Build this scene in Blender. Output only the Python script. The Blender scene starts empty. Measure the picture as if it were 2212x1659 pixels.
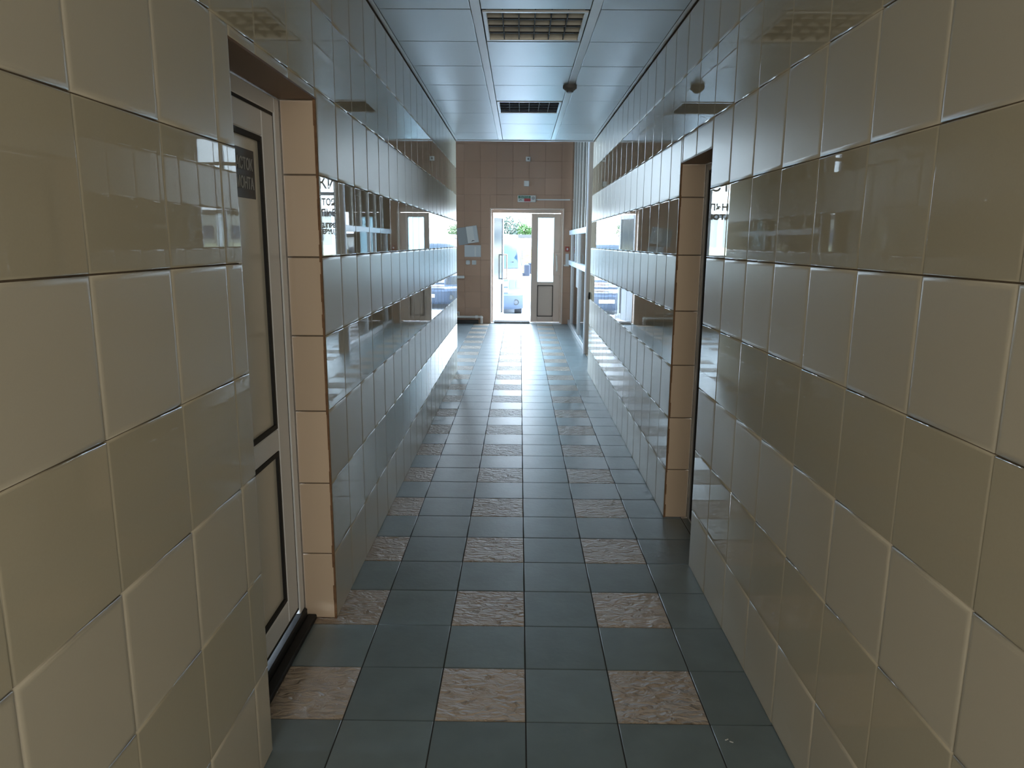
import bpy, bmesh, math, random
from mathutils import Matrix, Vector
random.seed(7)
SC = bpy.context.scene
COL = SC.collection
PI = math.pi

# ------------------------------------------------------------------ camera, sky, light, exposure
cam_d = bpy.data.cameras.new('camera'); cam = bpy.data.objects.new('camera', cam_d); COL.objects.link(cam)
pitch, yaw, roll = .1935, .0092, .0076
fwd = Vector((-math.sin(yaw) * math.cos(pitch), math.cos(yaw) * math.cos(pitch), -math.sin(pitch)))
rt = Vector((math.cos(yaw), math.sin(yaw), 0)); up = rt.cross(fwd)
r2 = math.cos(roll) * rt + math.sin(roll) * up; u2 = -math.sin(roll) * rt + math.cos(roll) * up
M = Matrix((r2, u2, -fwd)).transposed().to_4x4(); M.translation = Vector((-.0343, -2.1291, 1.5518))
cam.matrix_world = M
cam_d.sensor_width = 36; cam_d.lens = 36 * 1563.6 / 2212; cam_d.clip_start = .05; cam_d.clip_end = 500
SC.camera = cam

SKY_STRENGTH = 15
w = bpy.data.worlds.new('overcast_sky'); SC.world = w; w.use_nodes = True
nt = w.node_tree; nt.nodes.clear()
out = nt.nodes.new('ShaderNodeOutputWorld'); bg = nt.nodes.new('ShaderNodeBackground')
tc = nt.nodes.new('ShaderNodeTexCoord'); sep = nt.nodes.new('ShaderNodeSeparateXYZ'); rp = nt.nodes.new('ShaderNodeValToRGB')
rp.color_ramp.elements[0].position = 0.0; rp.color_ramp.elements[0].color = (.76, .88, 1.0, 1)
rp.color_ramp.elements[1].position = .6; rp.color_ramp.elements[1].color = (.62, .80, 1.0, 1)
nt.links.new(tc.outputs['Generated'], sep.inputs[0]); nt.links.new(sep.outputs['Z'], rp.inputs[0])
nt.links.new(rp.outputs[0], bg.inputs[0]); bg.inputs[1].default_value = SKY_STRENGTH
nt.links.new(bg.outputs[0], out.inputs[0])

def area(name, loc, direction, sx, sy, power=0, color=(1, 1, 1), portal=False):
    d = bpy.data.lights.new(name, 'AREA'); d.shape = 'RECTANGLE'; d.size = sx; d.size_y = sy; d.energy = power; d.color = color
    o = bpy.data.objects.new(name, d); COL.objects.link(o); o.location = loc
    o.rotation_euler = Vector(direction).to_track_quat('-Z', 'Z').to_euler()
    if portal: d.cycles.is_portal = True
    return o
# sky portals in the openings (sampling aid for the daylight that comes through them)
area('portal_entrance', (0.1, 12.3, 1.1), (0, -1, 0), 1.5, 2.25, portal=True)
area('portal_window', (-3.18, 8.4, 2.2), (1, 0, 0), 2.4, 2.4, portal=True)  # portal of the unseen added window in the left lobby wall
area('portal_window', (3.08, 8.4, 2.2), (-1, 0, 0), 2.4, 2.4, portal=True)  # portal of the unseen added window in the right lobby wall
area('portal_window', (-2.2, 12.3, 2.3), (0, -1, 0), 1.6, 2.9, portal=True)
area('portal_window', (1.95, 12.3, 2.3), (0, -1, 0), 1.7, 2.9, portal=True)
# added area lights filling the closed hall behind the camera; no sky enters it
HALL = (1.0, .94, .84)
area('hall_fill', (-3.1, -3.5, 1.5), (1, 0, 0), 2.9, 2.1, 12, HALL)
area('hall_fill', (3.1, -3.5, 1.5), (-1, 0, 0), 2.9, 2.1, 12, HALL)
area('hall_fill', (0, -5.40, 1.5), (0, 1, 0), 4.0, 2.1, 115, HALL)
SC.view_settings.view_transform = 'Standard'; SC.view_settings.look = 'None'
SC.view_settings.gamma = 1; SC.view_settings.exposure = 0.22; SC.view_settings.use_curve_mapping = False
cy = SC.cycles
cy.use_denoising = True; cy.max_bounces = 12; cy.diffuse_bounces = 6; cy.glossy_bounces = 8
cy.transmission_bounces = 6; cy.transparent_max_bounces = 16; cy.caustics_reflective = True; cy.caustics_refractive = False
cy.sample_clamp_indirect = 12

# ------------------------------------------------------------------ materials
def mat(name, col, rough=.5, metal=0, spec=.5, noise=0, nscale=30, bump=0, bscale=40, coat=0, objrand=0, wear=None, bdetail=4, bstretch=None, bdist=0):
    m = bpy.data.materials.new(name); m.use_nodes = True
    n = m.node_tree; b = n.nodes['Principled BSDF']
    b.inputs['Roughness'].default_value = rough; b.inputs['Metallic'].default_value = metal
    b.inputs['Specular IOR Level'].default_value = spec; b.inputs['Coat Weight'].default_value = coat; b.inputs['Coat Roughness'].default_value = .03 if spec < 1 else .36
    b.inputs['Base Color'].default_value = (*col, 1)
    src = None
    geo = n.nodes.new('ShaderNodeNewGeometry')
    if noise:
        t = n.nodes.new('ShaderNodeTexNoise'); t.inputs['Scale'].default_value = nscale; t.inputs['Detail'].default_value = 5
        n.links.new(geo.outputs['Position'], t.inputs['Vector'])
        mx = n.nodes.new('ShaderNodeMix'); mx.data_type = 'RGBA'
        mx.inputs[6].default_value = (*[c * (1 - noise) for c in col], 1); mx.inputs[7].default_value = (*[min(1, c * (1 + noise)) for c in col], 1)
        n.links.new(t.outputs['Fac'], mx.inputs[0]); src = mx.outputs[2]
    if objrand:
        oi = n.nodes.new('ShaderNodeObjectInfo'); mr = n.nodes.new('ShaderNodeMapRange')
        mr.inputs[3].default_value = 1 - objrand; mr.inputs[4].default_value = 1 + objrand
        n.links.new(oi.outputs['Random'], mr.inputs[0])
        mu = n.nodes.new('ShaderNodeMix'); mu.data_type = 'RGBA'; mu.blend_type = 'MULTIPLY'; mu.inputs[0].default_value = 1
        if src: n.links.new(src, mu.inputs[6])
        else: mu.inputs[6].default_value = (*col, 1)
        n.links.new(mr.outputs[0], mu.inputs[7]); src = mu.outputs[2]
    if wear:
        wc, ws, wt = wear
        t = n.nodes.new('ShaderNodeTexNoise'); t.inputs['Scale'].default_value = ws; t.inputs['Detail'].default_value = 6; t.inputs['Roughness'].default_value = .7
        n.links.new(geo.outputs['Position'], t.inputs['Vector'])
        cr = n.nodes.new('ShaderNodeValToRGB'); cr.color_ramp.elements[0].position = wt; cr.color_ramp.elements[1].position = wt + .06
        n.links.new(t.outputs['Fac'], cr.inputs[0])
        mx = n.nodes.new('ShaderNodeMix'); mx.data_type = 'RGBA'
        n.links.new(cr.outputs[0], mx.inputs[0])
        if src: n.links.new(src, mx.inputs[6])
        else: mx.inputs[6].default_value = (*col, 1)
        mx.inputs[7].default_value = (*wc, 1); src = mx.outputs[2]
    if src: n.links.new(src, b.inputs['Base Color'])
    if bump:
        t = n.nodes.new('ShaderNodeTexNoise'); t.inputs['Scale'].default_value = bscale; t.inputs['Detail'].default_value = bdetail; t.inputs['Distortion'].default_value = bdist
        v = geo.outputs['Position']
        if bstretch:
            mp = n.nodes.new('ShaderNodeMapping'); mp.inputs['Scale'].default_value = bstretch
            n.links.new(v, mp.inputs[0]); v = mp.outputs[0]
        n.links.new(v, t.inputs['Vector'])
        bp = n.nodes.new('ShaderNodeBump'); bp.inputs['Strength'].default_value = 1; bp.inputs['Distance'].default_value = bump
        n.links.new(t.outputs['Fac'], bp.inputs['Height']); n.links.new(bp.outputs[0], b.inputs['Normal'])
    return m

def glass_mat(name, tint=(.93, .97, .98), rough=0.0, frost=0.0, body=(.8, .9, .92)):
    """thin pane: clear transmission plus a Fresnel mirror; frosted panes scatter part of the light"""
    m = bpy.data.materials.new(name); m.use_nodes = True; n = m.node_tree; n.nodes.clear()
    o = n.nodes.new('ShaderNodeOutputMaterial'); tr = n.nodes.new('ShaderNodeBsdfTransparent'); tr.inputs[0].default_value = (*tint, 1)
    gl = n.nodes.new('ShaderNodeBsdfGlossy'); gl.inputs['Roughness'].default_value = rough
    fr = n.nodes.new('ShaderNodeFresnel'); fr.inputs[0].default_value = 1.5
    mx = n.nodes.new('ShaderNodeMixShader'); base = tr.outputs[0]
    if frost:
        tl = n.nodes.new('ShaderNodeBsdfTranslucent'); tl.inputs[0].default_value = (*body, 1)
        m1 = n.nodes.new('ShaderNodeMixShader'); m1.inputs[0].default_value = frost
        n.links.new(tr.outputs[0], m1.inputs[1]); n.links.new(tl.outputs[0], m1.inputs[2]); base = m1.outputs[0]
    n.links.new(fr.outputs[0], mx.inputs[0]); n.links.new(base, mx.inputs[1]); n.links.new(gl.outputs[0], mx.inputs[2])
    n.links.new(mx.outputs[0], o.inputs[0])
    return m

CREAM = (.51, .46, .36)
MT = dict(
    matte=mat('satin_cream_tile', CREAM, .30, spec=1.0, objrand=.035, noise=.03, nscale=300),
    gloss=mat('polished_cream_tile', (.455, .405, .30), .012, spec=.95, objrand=.03, noise=.03, nscale=200),
    warm=mat('warm_beige_tile', (.56, .44, .325), .22, spec=.4, objrand=.05),
    far=mat('tan_lobby_tile', (.37, .225, .15), .22, spec=.45, objrand=.05),
    grout=mat('tan_grout', (.13, .10, .07), .9, noise=.3, nscale=60),
    fgrout=mat('dark_floor_grout', (.035, .035, .035), .9),
    tgrout=mat('tan_wall_grout', (.22, .14, .10), .9),
    brown=mat('brown_edge_filler', (.16, .085, .04), .85, noise=.5, nscale=45, bump=.004, bscale=80),
    plaster=mat('white_plaster', (.6, .6, .58), .9),
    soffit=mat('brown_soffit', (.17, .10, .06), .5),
    slate=mat('slate_blue_floor_tile', (.150, .198, .212), .43, spec=1.0, coat=.6, noise=.3, nscale=7, bump=.0009, bscale=38, objrand=.14,
              wear=((.18, .205, .21), 7, .66)),
    relief=mat('rough_beige_floor_tile', (.39, .305, .225), .38, spec=1.0, noise=.25, nscale=14, bump=.026, bscale=19, bdetail=6, bdist=1.2,
               bstretch=(.9, 1.7, 1), objrand=.1, wear=((.12, .09, .065), 42, .655)),
    panel=mat('satin_metal_ceiling_panel', (.60, .66, .69), .38, metal=.55, spec=.5, objrand=.02),
    tbar=mat('white_ceiling_bar', (.74, .78, .8), .3, metal=.3),
    dark=mat('black_rubber', (.012, .012, .012), .6),
    pvc=mat('white_plastic_profile', (.80, .80, .80), .3),
    pvcwarm=mat('cream_plastic_profile', (.60, .47, .38), .35),
    doorpanel=mat('beige_door_panel', (.68, .64, .54), .2, spec=.5),
    alu=mat('grey_aluminium', (.45, .46, .47), .35, metal=.5),
    alu_d=mat('taupe_aluminium', (.40, .38, .34), .4, metal=.3),
    alu_w=mat('white_aluminium', (.72, .78, .86), .3),
    signblack=mat('black_sign', (.018, .018, .02), .4),
    signtext=mat('pale_lettering', (.42, .42, .42), .6),
    darktext=mat('dark_lettering', (.03, .05, .08), .6),
    paper=mat('white_paper', (.52, .52, .51), .8),
    paperg=mat('grey_cardboard', (.33, .33, .32), .8),
    steel=mat('brushed_steel', (.45, .44, .42), .3, metal=1),
    green=mat('green_sign', (.03, .16, .09), .4), red=mat('red_sign', (.35, .03, .04), .4), redbox=mat('red_plastic', (.30, .05, .035), .4),
    wht=mat('white_plastic', (.62, .60, .56), .4), greyp=mat('grey_plastic', (.32, .31, .30), .5),
    smokeg=mat('grey_detector_plastic', (.16, .16, .16), .5),
    reflector=mat('dusty_lamp_reflector', (.80, .76, .67), .4, metal=.15, noise=.3, nscale=14),
    reflector2=mat('dark_lamp_reflector', (.16, .19, .25), .25, metal=.6, noise=.4, nscale=12),
    louvre=mat('louvre_blade', (.10, .10, .10), .3, metal=.5),
    tube=mat('lamp_tube', (.6, .6, .58), .3),
    mat_=mat('dark_doormat', (.06, .055, .05), .95, bump=.01, bscale=150),
    pipe=mat('painted_pipe', (.50, .45, .40), .45), blackb=mat('black_pipe_box', (.02, .018, .016), .6),
    pave=mat('pale_paving', (.52, .55, .58), .8, noise=.06, nscale=1.5),
    stone=mat('white_stone_step', (.72, .72, .72), .7),
    vanw=mat('white_van_paint', (.45, .47, .50), .2, coat=.5), bumper=mat('grey_bumper_plastic', (.030, .045, .072), .5),
    bumperl=mat('blue_grey_bumper', (.07, .10, .15), .45), vglass=mat('dark_tinted_glass', (.02, .04, .06), .08, spec=.35),
    lampg=mat('headlamp_glass', (.045, .05, .056), .2), tyre=mat('tyre_rubber', (.02, .02, .022), .8),
    chrome=mat('chrome', (.6, .6, .62), .15, metal=1), mirrorb=mat('black_mirror_shell', (.010, .015, .028), .4),
    bark=mat('tree_bark', (.12, .09, .06), .9), leafa=mat('bright_green_leaves', (.035, .085, .012), .7, noise=.4, nscale=1.5),
    leafb=mat('grey_green_leaves', (.04, .07, .05), .7, noise=.3, nscale=1.5),
    drygrass=mat('dry_yellow_grass', (.11, .08, .028), .95, noise=.6, nscale=2.5, bump=.2, bscale=3),
    whitewall=mat('white_painted_wall', (.8, .82, .8), .8), roofg=mat('grey_roof', (.07, .07, .07), .8),
    bldg=mat('pale_building_wall', (.42, .40, .34), .85), bldgy=mat('pale_yellow_band', (.62, .58, .38), .85),
    bldgw=mat('building_window', (.05, .08, .12), .1),
)
MT['glass'] = glass_mat('clear_glass')
MT['leafw'] = mat('darkened_white_profile', (.17, .19, .21), .4)  # white profile darkened in colour so the sky-lit open leaf keeps its tone
MT['frostd'] = glass_mat('dim_frosted_glass', (.30, .36, .38), .1, .6, (.10, .135, .15))  # frosted pane darkened likewise against the bright sky
MT['smoked'] = glass_mat('smoked_glass', (.35, .38, .40))
MT['tint'] = glass_mat('bluish_glass', (.92, .95, .96))
MT['frost'] = glass_mat('frosted_glass', (.75, .9, .95), .1, .75, (.75, .95, 1))

# ------------------------------------------------------------------ helpers
def link(o, parent=None):
    COL.objects.link(o)
    if parent is not None: o.parent = parent
    return o
def empty(name, loc=(0, 0, 0), label=None, cat=None, group=None, kind=None, rot=0):
    o = bpy.data.objects.new(name, None); o.location = loc; o.rotation_euler = (0, 0, rot); o.empty_display_size = .1
    link(o); return tag(o, label, cat, group, kind)
def tag(o, label=None, cat=None, group=None, kind=None):
    if label: o['label'] = label
    if cat: o['category'] = cat
    if group: o['group'] = group
    if kind: o['kind'] = kind
    return o
class B:
    """collects solids, then links them as one mesh object"""
    def __init__(s): s.bm = bmesh.new()
    def box(s, x0, x1, y0, y1, z0, z1, bev=0, rot=None, piv=None):
        vs = [s.bm.verts.new((x, y, z)) for x in (x0, x1) for y in (y0, y1) for z in (z0, z1)]
        f = [(0, 1, 3, 2), (4, 6, 7, 5), (0, 4, 5, 1), (2, 3, 7, 6), (0, 2, 6, 4), (1, 5, 7, 3)]
        fs = [s.bm.faces.new([vs[i] for i in q]) for q in f]
        if bev:
            es = list({e for q in fs for e in q.edges})
            r = bmesh.ops.bevel(s.bm, geom=es, offset=bev, segments=1, affect='EDGES'); vs = list({v for q in r['faces'] for v in q.verts} | {v for v in vs if v.is_valid})
        if rot: bmesh.ops.rotate(s.bm, verts=vs, cent=piv or ((x0 + x1) / 2, (y0 + y1) / 2, (z0 + z1) / 2), matrix=rot)
        return s
    def cyl(s, p0, p1, r, r2=None, n=16):
        p0, p1 = Vector(p0), Vector(p1); d = p1 - p0
        mt = Matrix.Translation((p0 + p1) / 2) @ d.to_track_quat('Z', 'Y').to_matrix().to_4x4()
        bmesh.ops.create_cone(s.bm, cap_ends=True, segments=n, radius1=r, radius2=r if r2 is None else r2, depth=d.length, matrix=mt)
        return s
    def ball(s, c, r, sc=(1, 1, 1), n=12):
        bmesh.ops.create_uvsphere(s.bm, u_segments=n, v_segments=max(6, n // 2), radius=r, matrix=Matrix.Translation(c) @ Matrix.Diagonal((*sc, 1)))
        return s
    def tube(s, pts, r, n=10):
        for a, b in zip(pts, pts[1:]): s.cyl(a, b, r, n=n)
        for p in pts[1:-1]: s.ball(p, r * 1.02, n=n)
        return s
    def frame(s, plane, pos, a0, a1, b0, b1, wd, th, bev=.002, wb=None, wt=None):
        """rectangular frame; plane 'X' (a=Y,b=Z) or 'Y' (a=X,b=Z), occupying pos..pos+th"""
        wb = wd if wb is None else wb; wt = wd if wt is None else wt
        for (p, q, r_, t) in ((a0, a0 + wd, b0, b1), (a1 - wd, a1, b0, b1), (a0 + wd, a1 - wd, b0, b0 + wb), (a0 + wd, a1 - wd, b1 - wt, b1)):
            lo, hi = min(pos, pos + th), max(pos, pos + th)
            if plane == 'X': s.box(lo, hi, p, q, r_, t, bev)
            else: s.box(p, q, lo, hi, r_, t, bev)
        return s
    def mesh(s, name, m, smooth=False):
        bmesh.ops.recalc_face_normals(s.bm, faces=s.bm.faces[:])
        me = bpy.data.meshes.new(name); s.bm.to_mesh(me); s.bm.free()
        if m is not None: me.materials.append(m)
        if smooth:
            for p in me.polygons: p.use_smooth = True
            try: me.set_sharp_from_angle(angle=math.radians(35))
            except Exception: pass
        return me
    def obj(s, name, m, parent=None, smooth=False):
        return link(bpy.data.objects.new(name, s.mesh(name, m, smooth)), parent)
def text_obj(name, body, size, m, parent, mtx, width=1, bold=.0):
    cu = bpy.data.curves.new('t', 'FONT'); cu.body = body; cu.size = size; cu.align_x = 'CENTER'; cu.align_y = 'CENTER'; cu.extrude = .0008; cu.offset = bold
    t = bpy.data.objects.new('t', cu); COL.objects.link(t)
    bpy.context.view_layer.update()
    me = bpy.data.meshes.new_from_object(t.evaluated_get(bpy.context.evaluated_depsgraph_get()))
    bpy.data.objects.remove(t); bpy.data.curves.remove(cu)
    me.materials.clear(); me.materials.append(m)
    o = link(bpy.data.objects.new(name, me), parent); o.matrix_local = mtx @ Matrix.Diagonal((width, 1, 1, 1))
    return o
AX = dict(L=((0, 1, 0), (0, 0, 1), (1, 0, 0)), R=((0, -1, 0), (0, 0, 1), (-1, 0, 0)), F=((1, 0, 0), (0, 0, 1), (0, -1, 0)),
          K=((-1, 0, 0), (0, 0, 1), (0, 1, 0)), U=((1, 0, 0), (0, 1, 0), (0, 0, 1)), D=((1, 0, 0), (0, -1, 0), (0, 0, -1)))
def axm(k, pos=(0, 0, 0)):
    a, b, n = AX[k]; m = Matrix((a, b, n)).transposed().to_4x4(); m.translation = Vector(pos); return m

_tiles = {}
def tile_mesh(wd, ht, th, m, cush, drop):
    key = (round(wd, 4), round(ht, 4), th, m.name, cush, drop)
    if key in _tiles: return _tiles[key]
    vs = []; fs = []
    rings = [(0, -th), (0, -drop), (cush * .35, -drop * .35), (cush, 0)]
    for ins, z in rings:
        x, y = wd / 2 - ins, ht / 2 - ins
        vs += [(-x, -y, z), (x, -y, z), (x, y, z), (-x, y, z)]
    for r in range(len(rings) - 1):
        for i in range(4):
            j = (i + 1) % 4; fs.append((r * 4 + i, r * 4 + j, r * 4 + 4 + j, r * 4 + 4 + i))
    t = (len(rings) - 1) * 4; fs.append((t, t + 1, t + 2, t + 3))
    me = bpy.data.meshes.new('tile'); me.from_pydata(vs, [], fs); me.materials.append(m)
    for p in me.polygons: p.use_smooth = True
    nn = []
    for r, tl in enumerate((1.0, .45, .16, 0)):
        for sx, sy in ((-1, -1), (1, -1), (1, 1), (-1, 1)): nn.append(Vector((sx * tl, sy * tl, 1 if r else .2)).normalized())
    me.normals_split_custom_set_from_vertices(nn)
    _tiles[key] = me
    return me
def rnd(a): return random.uniform(-a, a)
def cells(aj, bj, holes):
    for i in range(len(aj) - 1):
        for j in range(len(bj) - 1):
            rects = [(aj[i], aj[i + 1], bj[j], bj[j + 1])]
            for h in holes:
                nr = []
                for (a0, a1, b0, b1) in rects:
                    if a1 <= h[0] or a0 >= h[1] or b1 <= h[2] or b0 >= h[3]: nr.append((a0, a1, b0, b1)); continue
                    if a0 < h[0]: nr.append((a0, h[0], b0, b1))
                    if a1 > h[1]: nr.append((h[1], a1, b0, b1))
                    x0, x1 = max(a0, h[0]), min(a1, h[1])
                    if b1 > h[3]: nr.append((x0, x1, h[3], b1))
                    if b0 < h[2]: nr.append((x0, x1, b0, h[2]))
                rects = nr
            for q in rects: yield i, j, q
def tiles(parent, k, at, aj, bj, mfn, holes=(), gap=.003, cush=.004, drop=.0015, th=.008, tilt=.0015, name='tile', stuff=None):
    """lay tiles one object each; at(a,b) -> world point of the tile face; stuff(a,b) True -> joined into one piece"""
    a, b, n = [Vector(v) for v in AX[k]]
    rest = {}
    for i, j, (a0, a1, b0, b1) in cells(aj, bj, holes):
        wd, ht = a1 - a0 - gap, b1 - b0 - gap
        if wd < .008 or ht < .008: continue
        m = mfn(i, j)
        if m is None: continue
        c, cu = (m if isinstance(m, tuple) else (m, cush))
        me = tile_mesh(wd, ht, th, c, cu if min(wd, ht) > .03 else .002, drop)
        ca, cb = (a0 + a1) / 2, (b0 + b1) / 2
        mt = axm(k, at(ca, cb)) @ Matrix.Rotation(rnd(tilt), 4, 'X') @ Matrix.Rotation(rnd(tilt), 4, 'Y')
        if stuff and stuff(ca, cb): rest.setdefault(c.name, [c, []])[1].append((me, mt)); continue
        o = link(bpy.data.objects.new(name, me), parent); o.matrix_local = mt
    for c, lst in rest.values():
        vs, fs = [], []
        for me, mt in lst:
            s = len(vs); vs += [tuple(mt @ v.co) for v in me.vertices]; fs += [tuple(s + q for q in p.vertices) for p in me.polygons]
        me = bpy.data.meshes.new('tiling'); me.from_pydata(vs, [], fs); me.materials.append(c)
        tag(link(bpy.data.objects.new('tiling', me), parent), kind='stuff')

# ------------------------------------------------------------------ dimensions
XL, XR = -.784, .8074
YB, YE, YF = -1.8, 6.612, 11.87           # rear end, corridor end, lobby far wall
ZC, ZL = 2.705, 3.9                        # corridor ceiling, lobby ceiling
YH = -5.5                                  # rear wall of the hall behind the viewer
XLL, XRR = -3.0, 2.9                     # lobby side walls
P = .303
ROWS = [0, .287, .59, .889, 1.189, 1.49, 1.792, 2.094, 2.395, 2.69]
ROWSL = [0, .303, .606, .909, 1.212, 1.515, 1.818, 2.121, 2.424, 2.727, 3.03, 3.333, 3.636, 3.9]
LD = (-.15, .652, 2.057)                   # left door opening y0,y1,top
RD = (1.204, 1.832, 1.963)                 # right door opening
def joints(o, p, lo, hi):
    v = o
    while v > lo: v -= p
    while v < lo: v += p
    r = [lo] if v - lo > .02 else []
    while v < hi - .02: r.append(v); v += p
    return r + [hi]

# ------------------------------------------------------------------ floor
floor = B().box(-3.3, 3.3, YH, YF + .3, -.15, -.004).obj('floor', MT['fgrout']); tag(floor, 'blue-grey and beige chequered tile floor of the corridor', kind='structure')
fx = [k * P for k in range(-9, 10)]; fy = [j * P for j in range(-5, 41)]
def fmat(i, j):
    k, r = i - 9, j - 5
    return MT['relief'] if (k % 2 and r % 2 == 0) else MT['slate']
corr_holes = [(-9, XL - .15, -9, YE), (XR + .15, 9, -9, YE)]
tiles(floor, 'U', lambda a, b: (a, b, 0), fx, fy, fmat, corr_holes, gap=.005, cush=.003, drop=.002, th=.01, tilt=.0012,
      stuff=lambda a, b: b < -.62 or (b > YE and (a < -1.25 or a > 1.0)))
tiles(floor, 'U', lambda a, b: (a, b, 0), [k * P for k in range(-10, 11)], [j * P for j in range(-18, -4)], lambda i, j: MT['slate'], [], gap=.005, cush=.003, th=.01, stuff=lambda a, b: True)

# ------------------------------------------------------------------ corridor walls
def wall_side(name, k, X, s, joint0, pitch, door, label):
    y0, y1, zt = door; t = X + s * .008; t2 = X + s * .26
    lo, hi = min(t, t2), max(t, t2)
    wl = B().box(lo, hi, YB, y0 - .008, 0, ZL).box(lo, hi, y1 + .008, YE - .008, 0, ZL).box(lo, hi, y0 - .008, y1 + .008, zt + .008, ZL).obj(name, MT['grout'])
    tag(wl, label, kind='structure')
    aj = joints(joint0, pitch, YB, YE)
    if k == 'R':
        aj = sorted(-v for v in aj); hole = (-y1, -y0, -1, zt); at = lambda a, b: (X, -a, b); far = lambda a, b: a > 1.5
    else: hole = (y0, y1, -1, zt); at = lambda a, b: (X, a, b); far = lambda a, b: a < -1.5
    rows = ROWS[:]
    tiles(wl, k, at, aj, rows, lambda i, j: (MT['gloss'], .0045) if j % 2 else (MT['matte'], .012), [hole], gap=.0042, drop=.0018, tilt=.0011, stuff=far)
    # reveal of the doorway: far jamb, near jamb, head
    d = .135
    ja = [0, d] if k == 'L' else [0, d]
    xa = (X - d, X) if k == 'L' else (X, X + d)
    for kk, yy in (('F', y1), ('K', y0)):
        pos = (lambda a, b: (a, yy, b)) if kk == 'F' else (lambda a, b: (-a, yy, b))
        av = list(xa) if kk == 'F' else sorted(-v for v in xa)
        tiles(wl, kk, pos, av, [r for r in rows if r < zt - .02] + [zt], lambda i, j: MT['warm'], gap=.007, cush=.004, tilt=.001)
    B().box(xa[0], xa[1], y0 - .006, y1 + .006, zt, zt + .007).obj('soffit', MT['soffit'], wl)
    cx = X + s * .001
    g = B()
    z = 0
    while z < zt:
        h = random.uniform(.04, .12); w_ = random.uniform(.006, .011)
        g.box(min(cx, cx + s * w_), max(cx, cx + s * w_), y1 - random.uniform(.0015, .003), y1 + .004, z, min(z + h, zt)); z += h
    g.obj('edge_filler', MT['brown'], wl)
    return wl
wl_ = wall_side('wall_left', 'L', XL, -1, -1.161, .3007, LD, 'left corridor wall in alternating satin and polished cream tiles')
wr_ = wall_side('wall_right', 'R', XR, 1, -.8873, .2981, RD, 'right corridor wall in alternating satin and polished cream tiles')
# chipped white edge strip near the floor of the polished row
for k, X, s, wl in (('L', XL, 1, wl_), ('R', XR, -1, wr_)):
    # end faces of the walls towards the lobby
    e = sorted((XLL, XL)) if k == 'L' else sorted((XR, XRR))
    tiles(wl, 'K', lambda a, b: (-a, YE, b), joints(-e[1], P, -e[1], -e[0]), ROWSL, lambda i, j: MT['far'], gap=.003, stuff=lambda a, b: True)

# ------------------------------------------------------------------ lobby shell
wb = B().box(XLL - .2, XL - .26, YE - .2, YE - .008, 0, ZL).box(XR + .26, XRR + .2, YE - .2, YE - .008, 0, ZL).box(XL, XR, YE - .15, YE - .008, ZC + .02, ZL).obj('wall_bulkhead', MT['plaster'])
tag(wb, 'plain bulkhead above the corridor mouth', kind='structure')
DX0, DX1, DZ = -.60, .795, 2.18
GL = ((-3.0, -1.4), (1.12, 1.74), (1.95, 2.8))    # glazed bays of the far wall
q = B().box(-1.4, DX0, YF + .008, YF + .30, 0, ZL).box(DX1, 1.12, YF + .008, YF + .30, 0, ZL).box(DX0, DX1, YF + .008, YF + .30, DZ, ZL).box(1.74, 1.95, YF + .008, YF + .30, 0, ZL).box(2.8, 3, YF + .008, YF + .30, 0, ZL)
for a, b_ in GL: q.box(a, b_, YF + .008, YF + .30, 0, .85).box(a, b_, YF + .008, YF + .30, 3.75, ZL)
wf = q.obj('wall_far', MT['tgrout'])
tag(wf, 'tan tiled end wall around the entrance door', kind='structure')
tiles(wf, 'F', lambda a, b: (a, YF, b), [v for v in joints(-1.084, P, XLL, XRR)], ROWSL, lambda i, j: MT['far'],
      [(DX0, DX1, -1, DZ)] + [(a, b_, .85, 3.75) for a, b_ in GL], gap=.003, cush=.003, tilt=.003, stuff=lambda a, b: a < -1.3 or a > 1.05)
wa = B().box(XLL - .2, XLL, YE - .2, 7.2, 0, ZL).box(XLL - .2, XLL, 9.6, YF + .1, 0, ZL).box(XLL - .2, XLL, 7.2, 9.6, 0, 1.0).box(XLL - .2, XLL, 7.2, 9.6, 3.4, ZL).obj('wall_lobby_left', MT['plaster'])
tag(wa, 'plain left wall of the lobby', kind='structure')
wc = B().box(XRR, XRR + .2, YE - .2, 7.2, 0, ZL).box(XRR, XRR + .2, 9.6, YF + .1, 0, ZL).box(XRR, XRR + .2, 7.2, 9.6, 0, 1.0).box(XRR, XRR + .2, 7.2, 9.6, 3.4, ZL).obj('wall_lobby_right', MT['plaster'])
tag(wc, 'plain right wall of the lobby', kind='structure')
cl = B().box(-3.2, 3.1, YE - .2, YF + .3, ZL, ZL + .1).obj('ceiling_lobby', MT['plaster']); tag(cl, 'white ceiling of the lobby', kind='structure')
rear = B().box(-3.3, 3.3, YH - .1, YH, 0, .4).box(-3.3, 3.3, YH - .1, YH, 2.6, 2.9).box(-3.3, 3.3, YH - .1, YH, .4, 2.6).obj('wall_rear', MT['matte'])
tag(rear, 'rear wall of the hall behind the viewer', kind='structure')
for nm, x0, x1, lb in (('wall_hall_left', -3.3, -3.2, 'left'), ('wall_hall_right', 3.2, 3.3, 'right')):
    q = B().box(x0, x1, YH, YB, 0, .4).box(x0, x1, YH, YB, 2.6, 2.9).box(x0, x1, YH, YB, .4, 2.6).box(XL - .26 if x0 > 0 else x0, XR + .26 if x0 > 0 else XL, YB, YB + .1, 2.75, 2.9)
    q.box(*((XR + .02, 3.2) if x0 > 0 else (-3.2, XL - .02)), YB - .1, YB, 0, 2.9)
    tag(q.obj(nm, MT['matte']), '%s wall of the hall behind the viewer' % lb, kind='structure')
hc = B().box(-3.3, 3.3, YH, YB, 2.9, 3.0).obj('ceiling_hall', MT['plaster']); tag(hc, 'ceiling of the hall behind the viewer', kind='structure')

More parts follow.
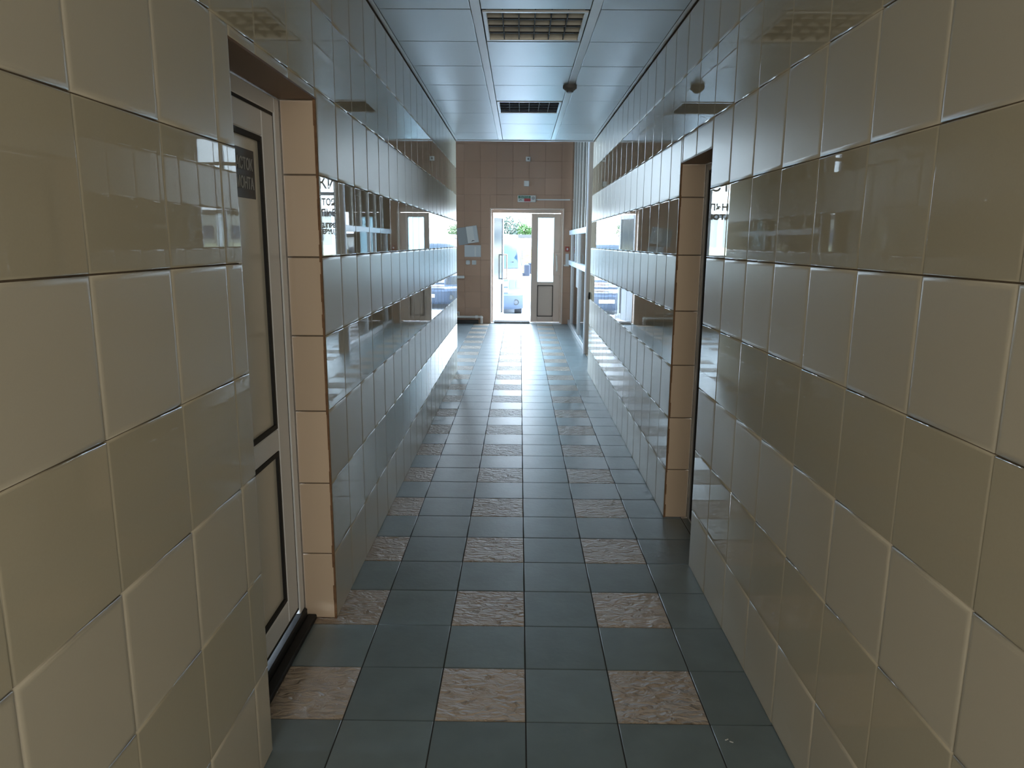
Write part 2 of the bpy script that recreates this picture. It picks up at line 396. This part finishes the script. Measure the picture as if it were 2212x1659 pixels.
def window(name, plane, pos, a0, a1, b0, b1, nm, nt_, label):
    o = B().frame(plane, pos, a0, a1, b0, b1, .06, .07).obj(name, MT['alu_w']); tag(o, label, kind='structure')
    m = B()
    for i in range(1, nm):
        c = a0 + (a1 - a0) * i / nm
        m.box(*((pos, pos + .07, c - .03, c + .03) if plane == 'X' else (c - .03, c + .03, pos, pos + .07)), b0 + .06, b1 - .06)
        m.obj('mullion', MT['alu_w'], o); m = B()
    m.bm.free()
    for z in nt_:
        q = B(); q.box(*((pos, pos + .07, a0 + .06, a1 - .06) if plane == 'X' else (a0 + .06, a1 - .06, pos, pos + .07)), z - .03, z + .03); q.obj('transom', MT['alu_w'], o)
    g = B(); g.box(*((pos + .03, pos + .036, a0 + .03, a1 - .03) if plane == 'X' else (a0 + .03, a1 - .03, pos + .03, pos + .036)), b0 + .03, b1 - .03); g.obj('pane', MT['glass'], o)
    return o
w1 = window('window_1', 'Y', YF + .1, -3.0, -1.4, .85, 3.75, 3, [1.3, 2.95], 'lobby window left of the entrance wall with dark lettering')
w2 = window('window_2', 'Y', YF + .1, 1.95, 2.8, .85, 3.75, 1, [2.43, 3.1], 'lobby window at the far right with dark lettering')
w3 = window('window_3', 'Y', YF + .1, 1.12, 1.74, .85, 3.75, 1, [1.6, 2.95], 'window right of the entrance, behind the partition')
w5 = window('added_window_5', 'X', XLL - .12, 7.2, 9.6, 1.0, 3.4, 2, [], 'unseen side window added in the left lobby wall for extra light')  # unseen side windows, added to brighten the lobby and its end wall
w6 = window('added_window_6', 'X', XRR + .05, 7.2, 9.6, 1.0, 3.4, 2, [], 'unseen side window added in the right lobby wall for extra light')
w4 = window('blank_window', 'Y', YH + .005, -2.05, 2.05, .4, 2.6, 4, [], 'wide window frame added on the solid rear hall wall behind the viewer')  # no opening behind this frame; an added area light shines in front of it
# lettering stuck on the outside of the panes (reads correctly from outside, reversed from inside)
for win, lst in ((w2, (('КИ', 2.13, 2.62, .30, .8), ('СТОЯ', 2.17, 2.27, .17, .75), ('ЛИЕ', 2.13, 2.07, .18, .8), ('ПЕЦПРЕ', 2.18, 1.84, .11, .8), ('ДЕВУЦ', 2.18, 1.72, .11, .8))),
                 (w1, (('СТК', -2.22, 2.60, .26, 1.1), ('ЛЬНЕЙ', -2.22, 2.22, .17, 1.0), ('ЮТА', -2.16, 2.04, .13, 1.3))),
                 (w3, (('ИЙ', 1.50, 2.55, .3, .9), ('ПН', 1.42, 2.15, .13, .9), ('10:00', 1.42, 2.0, .13, .9)))):
    for body, xx, zz, s_, wd_ in lst:
        text_obj('lettering', body, s_, MT['darktext'], win, Matrix(((-1, 0, 0, xx), (0, 0, 1, YF + .14), (0, 1, 0, zz), (0, 0, 0, 1))), wd_, .008)

# ------------------------------------------------------------------ ceiling of the corridor
ceil = B().box(XL - .2, XR + .2, YB, YE - .008, ZC + .05, ZC + .12).obj('ceiling', MT['dark']); tag(ceil, 'suspended ceiling of satin metal panels', kind='structure')
TB = (-.268, .337)
cj = [XL + .02, TB[0] - .025, TB[0] + .025, TB[1] - .025, TB[1] + .025, XR - .02]
CY0 = 1.82
cyj = joints(CY0, .6017, YB, YE - .03)
lamps = [1.82, 4.227]
def is_lamp(y): return any(abs(y - (l + .3)) < .2 for l in lamps)
def cmat(i, j):
    if i in (1, 3): return None
    yc = -(aj_[j] + aj_[j + 1]) / 2
    if i == 2 and is_lamp(yc): return None
    return MT['panel']
aj_ = sorted(-v for v in cyj)
tiles(ceil, 'D', lambda a, b: (a, -b, ZC), cj, aj_, cmat, gap=.005, cush=.004, drop=.003, th=.02, tilt=.002, name='ceiling_panel', stuff=lambda a, b: b > .2)
for x in TB: B().box(x - .024, x + .024, YB, YE - .03, ZC - .001, ZC + .02, .001).obj('ceiling_bar', MT['tbar'], ceil)
for nm, x0, x1 in (('trim_1', XL, XL + .022), ('trim_2', XR - .022, XR)):
    t = B().box(x0, x1, YB, YE - .01, ZC - .004, ZC - .001).box(x0 if x0 < 0 else x1 - .003, x0 + .003 if x0 < 0 else x1, YB, YE - .01, ZC - .001, ZC + .02).obj(nm, MT['tbar']); tag(t, 'thin metal edge trim of the ceiling along the %s wall' % ('left' if x0 < 0 else 'right'), kind='structure')
t = B().box(XL, XR, YE - .03, YE + .004, ZC - .012, ZC + .03, .002).obj('trim_3', MT['alu_w']); tag(t, 'white metal edge trim across the corridor mouth', kind='structure')

def ceiling_lamp(y, refl, label, tubes=True):
    t = empty('ceiling_lamp', (.0345, y + .3, ZC), label, 'ceiling lamp', 'recessed louvre lamps of the corridor ceiling')
    f = B(); a = .272
    for p in ((-a, a, -a, -a + .018), (-a, a, a - .018, a), (-a, -a + .018, -a + .018, a - .018), (a - .018, a, -a + .018, a - .018)):
        f.box(*p, -.004, .006, .001)
    f.obj('frame', MT['tbar'], t)
    b = .254
    h = B().box(-b, b, -b, b, .085, .09).box(-b, b, -b, -b + .003, 0, .085).box(-b, b, b - .003, b, 0, .085).box(-b, -b + .003, -b, b, 0, .085).box(b - .003, b, -b, b, 0, .085)
    h.obj('reflector', refl, t)
    for i in range(1, 5):
        yy = -b + 2 * b * i / 4 - (.004 if i == 4 else 0)
        q = B().box(-b, b, yy - .0035, yy + .0035, .008, .055).obj('louvre_blade', refl, t)
        if i < 4: B().box(-b, b, yy - .0085, yy + .0085, .001, .008, .001).obj('blade_edge', MT['dark'], q)
    for i in range(1, 6):
        xx = -b + 2 * b * i / 6
        B().box(xx - .0028, xx + .0028, -b, b, .0, .045).obj('louvre_fin', MT['dark'], t)
    if tubes:
        for i in range(4):
            yy = -b + 2 * b * (i + .5) / 4
            B().cyl((-b, yy, .068), (b, yy, .068), .008, n=12).obj('tube', MT['tube'], t)
    return t
ceiling_lamp(1.82, MT['reflector'], 'unlit ceiling lamp with dusty tan louvre cells, nearest the viewer')
ceiling_lamp(4.227, MT['reflector2'], 'unlit ceiling lamp with dark blue louvre cells beyond the smoke detector', False)
sd = empty('smoke_detector', (.329, 3.62, ZC - .001), 'grey round smoke detector on the ceiling bar between the two lamps', 'smoke detector')
B().cyl((0, 0, 0), (0, 0, -.022), .052, n=24).obj('base', MT['smokeg'], sd, True)
B().cyl((0, 0, -.022), (0, 0, -.034), .049, .036, n=24).cyl((0, 0, -.034), (0, 0, -.048), .03, .024, n=24).obj('sensor_head', MT['smokeg'], sd, True)

# ------------------------------------------------------------------ left white plastic door
dl = empty('door_1', (XL - .135, LD[1], 0), 'white plastic door with beige panels and a black sign in the left wall', kind='structure')
x = 0.0
B().frame('X', -.05, -(LD[1] - LD[0]) + .004, -.004, .035, LD[2] - .004, .055, .05, .004, wb=.002).obj('door_frame', MT['pvc'], dl)
B().frame('X', -.045, -.742, -.066, .072, 2.0, .012, .042, .001).obj('gasket', MT['dark'], dl)
lf = B(); xa, xb = -.045, .0
lf.box(xa, xb, -.73, -.61, .085, 1.99, .006).box(xa, xb, -.198, -.078, .085, 1.99, .006).box(xa, xb, -.61, -.198, .085, .18, .006).box(xa, xb, -.61, -.198, 1.90, 1.99, .006).box(xa, xb, -.61, -.198, .785, .87, .006)
lf.obj('door_leaf', MT['pvc'], dl)
for nm, z0, z1 in (('glazing_bead', .18, .785), ('glazing_bead', .87, 1.90)):
    B().frame('X', -.012, -.61, -.198, z0, z1, .018, .010, .001).obj(nm, MT['dark'], dl)
    B().box(-.03, -.012, -.595, -.213, z0 + .01, z1 - .01).obj('door_panel', MT['doorpanel'], dl)
B().box(-.05, .012, -(LD[1] - LD[0]) + .002, -.002, -.002, .05, .006).box(.012, .05, -(LD[1] - LD[0]) + .002, -.002, -.002, .02, .004).obj('threshold', MT['dark'], dl)
ds = empty('door_sign', (XL - .135 - .0115, .27, 1.765), 'black sign with pale lettering on the white plastic door', 'sign')
B().box(-.0015, .0015, -.118, .118, -.078, .078, .0005).obj('plate', MT['signblack'], ds)
for body, zz in (('УЧАСТОК', .028), ('РЕМОНТА', -.032)):
    text_obj('lettering', body, .052, MT['signtext'], ds, Matrix(((0, 0, 1, .002), (1, 0, 0, 0), (0, 1, 0, zz), (0, 0, 0, 1))), .80, .0006)
# ------------------------------------------------------------------ right door
dr = empty('door_2', (XR + .135, RD[0], 0), 'recessed metal-framed door in the right wall', kind='structure')
B().frame('X', 0, .003, RD[1] - RD[0] - .003, .002, RD[2] - .003, .035, .05, .003, wb=.01).obj('door_frame', MT['alu'], dr)
B().frame('X', .005, .038, .59, .01, 1.925, .015, .035, .001).obj('gasket', MT['dark'], dr)
B().box(.02, .05, .05, .58, .02, 1.915, .003).obj('door_leaf', MT['alu_d'], dr)
B().box(.012, .02, .11, .52, .25, 1.75, .002).obj('door_panel', MT['doorpanel'], dr)

# ------------------------------------------------------------------ entrance door in the far wall
de = empty('door_3', (0, YF, 0), 'double entrance door, left leaf open and right leaf closed', kind='structure')
B().frame('Y', -.012, DX0, DX1, 0, DZ, .022, .19, .003, wb=.001).obj('reveal_trim', MT['pvcwarm'], de)
B().frame('Y', .15, DX0 + .022, DX1 - .022, 0, DZ - .022, .03, .06, .003, wb=.012, wt=.06).obj('door_frame', MT['pvcwarm'], de)
B().box(DX0 + .02, DX1 - .02, -.02, .35, -.004, .012, .003).obj('threshold', MT['stone'], de)
def leaf(name, wd, hinge, rot, frame_m, glass_m, panel_m, st):
    """leaf in local coords x 0..wd from the hinge, thickness along y"""
    o = bpy.data.objects.new(name, None); link(o, de); o.location = hinge; o.rotation_euler = (0, 0, rot); s = 1 if wd > 0 else -1
    W_ = abs(wd)
    def bx(b, x0, x1, *r): return b.box(min(s * x0, s * x1), max(s * x0, s * x1), *r)
    b = B(); bx(b, 0, st, 0, .05, .02, 2.09, .005); bx(b, W_ - st, W_, 0, .05, .02, 2.09, .005)
    for z0, z1 in ((.02, .13), (.735, .80), (2.01, 2.09)): bx(b, st, W_ - st, 0, .05, z0, z1, .005)
    b.obj('stile_and_rail', frame_m, o)
    b = B()
    for z0, z1 in ((.13, .735),):
        x0, x1 = st, W_ - st
        for q in ((x0, x0 + .012, z0, z1), (x1 - .012, x1, z0, z1), (x0, x1, z0, z0 + .012), (x0, x1, z1 - .012, z1)): bx(b, q[0], q[1], -.001, .02, q[2], q[3])
    b.obj('gasket', MT['dark'] if st > .1 else MT['greyp'], o)
    b = B(); bx(b, st, W_ - st, .022, .03, .13, .735); b.obj('kick_panel', panel_m, o)
    b = B(); bx(b, st, W_ - st, .010, .018, .80, 2.01); b.obj('pane', glass_m, o)
    return o
rl = leaf('closed_leaf', -.555, (.742, .155, 0), 0, MT['pvcwarm'], MT['frost'], MT['pvcwarm'], .125)
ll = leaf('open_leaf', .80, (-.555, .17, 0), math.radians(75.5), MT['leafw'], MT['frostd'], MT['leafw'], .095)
# handles
B().tube([(-.06, 0, 1.32), (-.07, -.045, 1.30), (-.055, -.055, 1.10), (-.06, -.05, 1.02), (-.055, 0, 1.0)], .011, 8).obj('handle', MT['wht'], rl, True)
B().box(-.13, .03, -.012, -.006, .93, 1.36, .002).obj('closer_plate', MT['pvcwarm'], rl)
B().tube([(.76, -.0, 1.30), (.76, -.07, 1.30), (.76, -.07, .82), (.76, 0, .82)], .014, 8).obj('handle', MT['pvcwarm'], ll, True)
ph = empty('door_stop', (-.37, YF + 1.05, 0), 'thin metal prop holding the open entrance leaf', 'door stop')
B().box(-.02, .02, -.03, .03, .0, .10, .004).obj('block', MT['greyp'], ph)
B().cyl((0, -.02, .08), (.16, -.35, .01), .006, n=8).obj('rod', MT['greyp'], ph)
dm = B().box(-.52, .17, YF - .02, YF + .30, .012, .032, .006).obj('doormat', MT['mat_']); tag(dm, 'dark doormat lying on the threshold of the open entrance', 'doormat')

# ------------------------------------------------------------------ glazed partition on the right of the lobby
gp = empty('glass_partition', (.93, 8.04, 0), 'floor-to-ceiling glazed aluminium partition right of the entrance', 'partition')
L_ = YF - 8.04 - .01
B().box(-.035, .075, 0, .07, 0, ZL - .005, .004).obj('end_post', MT['alu_d'], gp)
B().box(-.055, -.033, .0, .035, 0, ZL - .005, .003).obj('post_cover', MT['alu_w'], gp)
B().box(-.03, .03, .07, L_, .003, .09, .004).obj('base_rail', MT['alu'], gp)
B().box(-.034, .03, .07, L_, 1.14, 1.225, .004).obj('lower_rail', MT['alu_w'], gp)
B().box(-.034, .03, .07, L_, 1.69, 1.775, .004).obj('upper_rail', MT['alu_w'], gp)
B().box(-.03, .03, .07, L_, ZL - .08, ZL - .005, .004).obj('head_rail', MT['alu'], gp)
def bays(z0, z1, edges, wd, pane_m, mm=None):
    for i, e in enumerate(edges):
        B().box(-.03, .03, e - wd, e - .008, z0, z1, .003).obj('mullion', mm or MT['alu'], gp)
        B().box(-.027, .027, e - .008, e + .055, z0, z1, .001).obj('shadow_gap', MT['dark'], gp)
    ed = [.07] + edges + [L_]
    for a, b in zip(ed, ed[1:]):
        B().box(-.004, .004, a + .03, b - wd - .002, z0, z1).obj('pane', pane_m, gp)
bays(1.775, ZL - .08, [.62, 1.2, 1.78, 2.36, 2.94], .07, MT['smoked'], MT['alu_d'])
bays(1.225, 1.69, [1.85, 2.3, 3.3], .07, MT['tint'])
bays(.09, 1.14, [1.55, 3.2], .07, MT['tint'])
B().box(-.012, -.006, 1.75, 2.15, .82, 1.13).obj('notice', MT['paper'], gp)
kn = tag(B().ball((XR - .01, YE - .06, .93), .02, (.8, .8, 2.4)).obj('door_bumper', MT['dark'], None, True), 'small black rubber bumper at the far end of the right wall', 'bumper')

# ------------------------------------------------------------------ things on the far wall
Y = YF - .001
es = empty('exit_sign', (.088, Y, 2.352), 'white exit sign with green, red and white fields above the entrance', 'sign')
B().box(-.172, .172, -.045, 0, -.062, .062, .006).obj('housing', MT['wht'], es)
B().box(-.158, .07, -.049, -.045, .005, .05).obj('green_field', MT['green'], es)
B().box(-.048, .07, -.049, -.045, -.05, .003).obj('red_field', MT['red'], es)
B().box(-.158, -.052, -.049, -.045, -.05, .003).obj('white_field', MT['paper'], es)
text_obj('lettering', 'ВЫХОД', .048, MT['signtext'], es, axm('F', (-.044, -.0495, .026)))
B().tube([(-.14, -.051, -.035), (-.115, -.051, -.015), (-.09, -.051, -.03)], .004, 6).obj('arrow', MT['green'], es)
B().cyl((.12, -.045, .01), (.12, -.054, .01), .032, n=20).obj('sounder', MT['greyp'], es, True)
ct = tag(B().box(.262, .90, Y - .02, Y, 2.325, 2.35, .002).obj('cable_trunking', MT['wht']), 'thin white cable trunking running right from the exit sign', 'cable duct')
for nm, lab, x0, x1, z0, z1 in (('motion_sensor', 'small square white sensor high above the exit sign', .063, .150, 3.026, 3.108), ('junction_box', 'plain square white box midway between sensor and exit sign', .033, .129, 2.576, 2.676)):
    t = empty(nm, ((x0 + x1) / 2, Y, (z0 + z1) / 2), lab, nm.replace('_', ' '))
    B().box(-(x1 - x0) / 2, (x1 - x0) / 2, -.035, 0, -(z1 - z0) / 2, (z1 - z0) / 2, .006).obj('case', MT['wht'], t)
    if nm == 'motion_sensor': B().ball((0, -.035, 0), .017, (1, .6, 1)).obj('lens', MT['smokeg'], t, True)
nb = empty('notice_rack', (-1.02, Y, 1.68), 'white notice box hanging tilted on the tan wall, upper one', 'notice holder')
nb.rotation_euler = (0, math.radians(-8), 0)
B().box(-.20, -.02, -.012, 0, -.17, .15).obj('backing_card', MT['paperg'], nb)
B().box(-.02, .19, -.05, 0, -.16, .155, .006).obj('box', MT['paper'], nb)
B().box(-.015, .115, -.053, -.05, -.15, .145).obj('printed_sheet', MT['wht'], nb)
B().tube([(.06, -.056, -.13), (.08, -.056, -.115), (.11, -.056, -.125)], .006, 6).obj('clip', MT['dark'], nb)
np_ = empty('notice_sheet', (-.925, Y, 1.38), 'flat white sheet in a sleeve on the wall below the tilted box', 'notice')
B().box(-.16, .15, -.008, 0, -.11, .11).obj('sheet', MT['paper'], np_)
B().box(.03, .06, -.01, -.008, -.10, .08).obj('fold', MT['wht'], np_)
for i, x in enumerate((-1.02, -.905)):
    s = empty('wall_switch', (x, Y, 1.165), ['left one of the two white switches under the notices', 'right one of the two white switches under the notices'][i], 'switch', 'switches on the tan wall')
    B().box(-.042, .042, -.012, 0, -.042, .042, .008 if i else .016).obj('plate', MT['wht'], s)
    B().box(-.028, .028, -.018, -.012, -.028, .028, .004).obj('rocker', MT['paper'], s)
lb = empty('wall_box', (-1.17, Y, .89), 'small white box on the tan wall at handrail height', 'box'); B().box(-.09, .08, -.09, 0, -.025, .025, .006).obj('case', MT['wht'], lb); B().box(-.10, -.06, -.095, -.09, -.035, .035, .003).obj('bracket', MT['greyp'], lb)
pp = empty('heating_pipe', (-1.1, Y - .07, .08), 'horizontal painted pipe with elbow along the foot of the tan wall', 'pipe')
B().tube([(-.64, 0, .05), (.33, 0, .05), (.34, 0, .045), (.34, 0, -.075)], .024, 12).obj('pipe', MT['pipe'], pp, True)
B().cyl((.22, 0, .05), (.27, 0, .05), .032).ball((.335, 0, .045), .034).obj('elbow', MT['wht'], pp, True)
B().tube([(-.64, 0, .14), (-.1, 0, .14), (-.1, 0, .05)], .016, 10).obj('branch_pipe', MT['pipe'], pp, True)
B().box(-.64, .28, .01, .06, -.078, -.01).obj('pipe_box', MT['blackb'], pp)
fa = empty('fire_call_point', (.866, Y, 1.43), 'small red fire alarm call point right of the entrance', 'alarm')
B().box(-.038, .038, -.03, 0, -.045, .045, .004).obj('case', MT['redbox'], fa); B().box(-.012, .016, -.034, -.03, -.02, .02, .002).obj('button', MT['wht'], fa)
mb = empty('leaflet_holder', (.868, Y, 1.235), 'narrow pale leaflet holder on a ledge below the red call point', 'holder')
B().box(-.03, .03, -.02, 0, -.10, .11, .003).obj('leaflet', MT['paper'], mb); B().box(-.06, .035, -.09, 0, -.125, -.10, .003).obj('ledge', MT['wht'], mb)

# ------------------------------------------------------------------ outside
GZ = -.6
gr = B().box(-80, 80, 12.2, 52, GZ - .3, GZ).box(-80, 80, -10, 12.17, GZ - .3, GZ - .01).obj('ground_outside', MT['pave']); tag(gr, 'pale paved yard outside the entrance', kind='structure')
st = empty('entrance_steps', (0, 12.17, 0), 'pale stone landing and steps outside the entrance', 'steps')
for i in range(4):
    B().box(-2.2, 2.4, 0, 1.75 + i * .3, -.15 * (i + 1) - (.3 if i == 3 else 0) * 0, -.15 * i - .01, .008).obj('step', MT['stone'], st)
bank = B()
bm_ = bank.bm; gx = [-40 + i * 2 for i in range(41)]; gy = [50, 51, 52, 53.5, 55, 66]
vv = [[bm_.verts.new((a, b, GZ + .0 + (1.55 * min(1, max(0, (b - 50) / 5.0)) ** .8) + (rnd(.12) if 50 < b < 58 else 0))) for b in gy] for a in gx]
for i in range(40):
    for j in range(5): bm_.faces.new((vv[i][j], vv[i + 1][j], vv[i + 1][j + 1], vv[i][j + 1]))
bk = bank.obj('grass_bank', MT['drygrass']); tag(bk, 'dry yellow grass bank beyond the yard', kind='structure')
bw = empty('boundary_wall', (0, 57, GZ), 'white boundary wall with grey coping above the grass bank', 'wall')
for i in range(-5, 6): B().box(i * 3 - 1.49, i * 3 + 1.49, 0, .2, .9, 2.5, .01).obj('wall_panel', MT['whitewall'], bw)
B().box(-16.5, 16.5, -.1, .3, 2.5, 2.75, .02).obj('coping', MT['roofg'], bw)
B().box(-16.5, 16.5, -.05, .25, .5, .92).obj('plinth', MT['roofg'], bw)

def wheel(parent, c):
    o = B().cyl((c[0] - .11, c[1], c[2]), (c[0] + .11, c[1], c[2]), .34, n=24).obj('wheel', MT['tyre'], parent, True)
    B().cyl((c[0] - .118, c[1], c[2]), (c[0] + .118, c[1], c[2]), .2, n=20).obj('rim', MT['chrome'], o, True)
PROF = [(.14, .20), (.03, .26), (0, .40), (0, .58), (.03, .60), (.05, .78), (.10, 1.02), (.28, 1.20), (.62, 1.34), (.68, 1.38), (1.05, 1.80), (1.36, 2.12), (1.62, 2.30), (2.1, 2.38), (3.5, 2.42), (5.1, 2.40), (5.35, 2.2), (5.4, 1.2), (5.4, .3)]
def van_pt(u, v, off=0):
    i = min(int(u), len(PROF) - 2); f = u - i
    y = PROF[i][0] * (1 - f) + PROF[i + 1][0] * f; z = PROF[i][1] * (1 - f) + PROF[i + 1][1] * f
    dy, dz = PROF[i + 1][0] - PROF[i][0], PROF[i + 1][1] - PROF[i][1]; l = math.hypot(dy, dz)
    hw = .99 if z < 1.1 else .99 - .17 * ((z - 1.1) / 1.3) ** 1.2
    a = abs(v) ** 5 if y < 5 else 0; c = .16 * abs(v) ** 2 if y < 2 else 0
    y2 = y + (.30 * a + c * .8 if y < 2 else 0); z2 = z - (.10 * a if z > 2.0 else 0)
    n = Vector((0, -dz / l, dy / l)); n = Vector((v ** 5 * .8, n.y, n.z)).normalized() if y < 2 else n
    return Vector((hw * v * (1.0 if abs(v) < .9 else 1 - .0 * abs(v)), y2, z2)) + n * off
def patch(u0, u1, v0, v1, off, th, nu=6, nv=8):
    b = B(); g = []
    for i in range(nu + 1):
        r = []
        for j in range(nv + 1):
            u, v = u0 + (u1 - u0) * i / nu, v0 + (v1 - v0) * j / nv
            r.append((b.bm.verts.new(van_pt(u, v, off)), b.bm.verts.new(van_pt(u, v, off - th))))
        g.append(r)
    for i in range(nu):
        for j in range(nv):
            for k in (0, 1): b.bm.faces.new((g[i][j][k], g[i + 1][j][k], g[i + 1][j + 1][k], g[i][j + 1][k]))
    rim = [g[i][0] for i in range(nu + 1)] + [g[nu][j] for j in range(1, nv + 1)] + [g[i][nv] for i in range(nu - 1, -1, -1)] + [g[0][j] for j in range(nv - 1, 0, -1)]
    for p, q in zip(rim, rim[1:] + rim[:1]): b.bm.faces.new((p[0], q[0], q[1], p[1]))
    return b
def make_van(label):
    t = empty('van', (0, 0, 0), label, 'van', 'white vans parked nose-on in the yard')
    b = B(); N = (len(PROF) - 1) * 2; V = [-1, -.97, -.9, -.75, -.5, -.25, 0, .25, .5, .75, .9, .97, 1]
    g = [[b.bm.verts.new(van_pt(i / 2, v)) for v in V] for i in range(N + 1)]
    for i in range(N):
        for j in range(len(V) - 1): b.bm.faces.new((g[i][j], g[i + 1][j], g[i + 1][j + 1], g[i][j + 1]))
    b.bm.faces.new([r[0] for r in g]); b.bm.faces.new([r[-1] for r in reversed(g)]); b.bm.faces.new(list(g[0]) + list(reversed(g[-1])))
    b.obj('body', MT['vanw'], t, True)
    patch(8.5, 10.9, -.90, .90, .008, .02, 8, 12).obj('screen_surround', MT['bumper'], t, True)
    patch(8.7, 10.7, -.86, .86, .016, .02, 8, 12).obj('windscreen', MT['vglass'], t, True)
    patch(0, 3.0, -1, 1, .02, .06, 8, 16).obj('bumper', MT['bumper'], t, True)
    patch(3.0, 4.4, -1, 1, .018, .05, 4, 16).obj('upper_bumper', MT['bumperl'], t, True)
    for i in range(5): patch(4.3 + i * .42, 4.52 + i * .42, -.56, .56, .03, .05, 2, 8).obj('grille_bar', MT['bumper'] if i % 2 == 0 else MT['chrome'], t, True)
    for s in (-1, 1):
        hl = patch(4.8, 6.3, min(s * .58, s * .97), max(s * .58, s * .97), .018, .04).obj('headlamp', MT['bumperl'], t, True)
        for a0, a1 in ((.61, .76), (.79, .94)): patch(5.1, 6.1, min(s * a0, s * a1), max(s * a0, s * a1), .026, .03, 4, 4).obj('lens', MT['lampg'], hl, True)
        c = van_pt(2.0, s * .80, .03)
        fo = B().cyl(c, c + Vector((0, -.02, 0)), .085, n=20).obj('fog_lamp', MT['dark'], t, True)
        B().cyl(c + Vector((0, -.021, 0)), c + Vector((0, -.03, 0)), .06, n=20).obj('lens', MT['lampg'], fo, True)
        m = B().box(min(s * 1.03, s * 1.21), max(s * 1.03, s * 1.21), .70, .80, 1.14, 1.50, .03).obj('wing_mirror', MT['mirrorb'], t, True)
        B().box(min(s * .93, s * 1.08), max(s * .93, s * 1.08), .74, .79, 1.14, 1.24, .01).obj('mirror_arm', MT['mirrorb'], m, True)
        wheel(t, (s * .86, .95, .34)); wheel(t, (s * .86, 4.3, .34))
        b = B(); xx = s * .955; b.box(min(xx, xx + s * .012), max(xx, xx + s * .012), 1.15, 2.0, 1.42, 1.98, .004); b.obj('side_window', MT['vglass'], t)
        B().tube([van_pt(9.2, s * .1, .03), van_pt(9.4, s * .75, .03)], .01, 6).obj('wiper', MT['dark'], t)
    B().box(-.26, .26, -.045, -.02, .40, .51, .004).obj('number_plate', MT['paper'], t)
    return t
def copy_tree(o, parent=None):
    c = o.copy(); COL.objects.link(c)
    if parent is not None: c.parent = parent
    for ch in [k for k in bpy.data.objects if k.parent == o]: copy_tree(ch, c)
    return c
v1 = make_van('white van facing the entrance, left of the gap, its headlamp and grey bumper showing')
v1.location = (-.93, 19.3, GZ)
v2 = copy_tree(v1); v2.location = (1.45, 21.0, GZ); v2['label'] = 'white van mostly hidden behind the closed right door leaf'

def tree(x, y, h, r, m, label, seed):
    rr = random.Random(seed); t = empty('tree', (x, y, GZ + 1.0), label, 'tree', 'trees beyond the boundary wall')
    B().cyl((0, 0, 0), (0, 0, h * .6), .14, .07, 8).cyl((0, 0, h * .4), (r * .4, 0, h * .7), .06, .03, 6).cyl((0, 0, h * .35), (-r * .4, .1, h * .7), .06, .03, 6).obj('trunk', MT['bark'], t)
    vs, fs = [], []
    blobs = [(rr.uniform(-r, r) * .7, rr.uniform(-r, r) * .7, h * rr.uniform(.12, .9), r * rr.uniform(.3, .55)) for _ in range(16)]
    for bx, by, bz, br in blobs:
        for _ in range(150):
            d = Vector((rr.gauss(0, 1), rr.gauss(0, 1), rr.gauss(0, 1))).normalized() * br * rr.uniform(.5, 1.05)
            c = Vector((bx, by, bz)) + d; a = Vector((rr.gauss(0, 1), rr.gauss(0, 1), rr.gauss(0, 1))).normalized(); b = a.orthogonal().normalized(); s = rr.uniform(.06, .13)
            k = len(vs); vs += [tuple(c + a * s), tuple(c + b * s * .6), tuple(c - a * s), tuple(c - b * s * .6)]; fs.append((k, k + 1, k + 2, k + 3))
    me = bpy.data.meshes.new('foliage'); me.from_pydata(vs, [], fs); me.materials.append(m)
    tag(link(bpy.data.objects.new('foliage', me), t), kind='stuff')
for i, (x, y, h, r, m, lb) in enumerate([
    (.6, 59, 2.55, 1.2, 'leafa', 'bright green bushy tree right of the van roof'),
    (-.9, 62, 3.2, 1.5, 'leafb', 'grey-green loose tree behind the van roof'),
    (-3.6, 60, 2.7, 1.5, 'leafb', 'grey-green tree hidden by the open entrance leaf'),
    (3.4, 60, 2.6, 1.5, 'leafa', 'green tree seen only through the frosted right leaf'),
    (17, 62, 3.4, 1.8, 'leafb', 'tree further right beyond the boundary wall'),
    (-7.5, 62, 3.4, 1.8, 'leafa', 'tree further left beyond the boundary wall')]):
    tree(x, y, h, r, MT[m], lb, i + 3)
for s, lb in ((1, 'long pale warehouse with yellow band, beyond the right lobby window'), (-1, 'long pale warehouse with yellow band, beyond the left lobby window')):
    bd = empty('warehouse', (s * 20, 44, GZ), lb, 'building', 'warehouses at the sides of the yard')
    B().box(-10, 10, 0, 8, 0, 3.7, .05).obj('wall', MT['bldg'], bd)
    B().box(-10.1, 10.1, -.15, 8.1, 3.7, 3.95, .03).obj('roof', MT['roofg'], bd)
    B().box(-10.02, 10.02, -.06, 0, 1.1, 1.9).obj('band', MT['bldgy'], bd)
    for i in range(8): B().box(-9.2 + i * 2.4, -8.0 + i * 2.4, -.08, 0, 2.2, 3.0).obj('window', MT['bldgw'], bd)
    for i in range(9): B().box(-10.1 + i * 2.4, -9.8 + i * 2.4, -.2, 0, 0, 3.7).obj('pilaster', MT['whitewall'], bd)


# scraps of litter on the near floor, chips in the glaze of the right wall
for i, (x, y) in enumerate(((.640, -.075), (.652, -.086))):
    tag(B().box(x - .006, x + .006, y - .002, y + .002, .0, .002, .0005, Matrix.Rotation(.5 - i, 4, 'Z')).obj('paper_scrap', MT['paper']),
        ['tiny white scrap on the floor by the right wall, farther of the two', 'tiny white scrap on the floor by the right wall, nearer of the two'][i], 'litter', 'scraps on the floor')
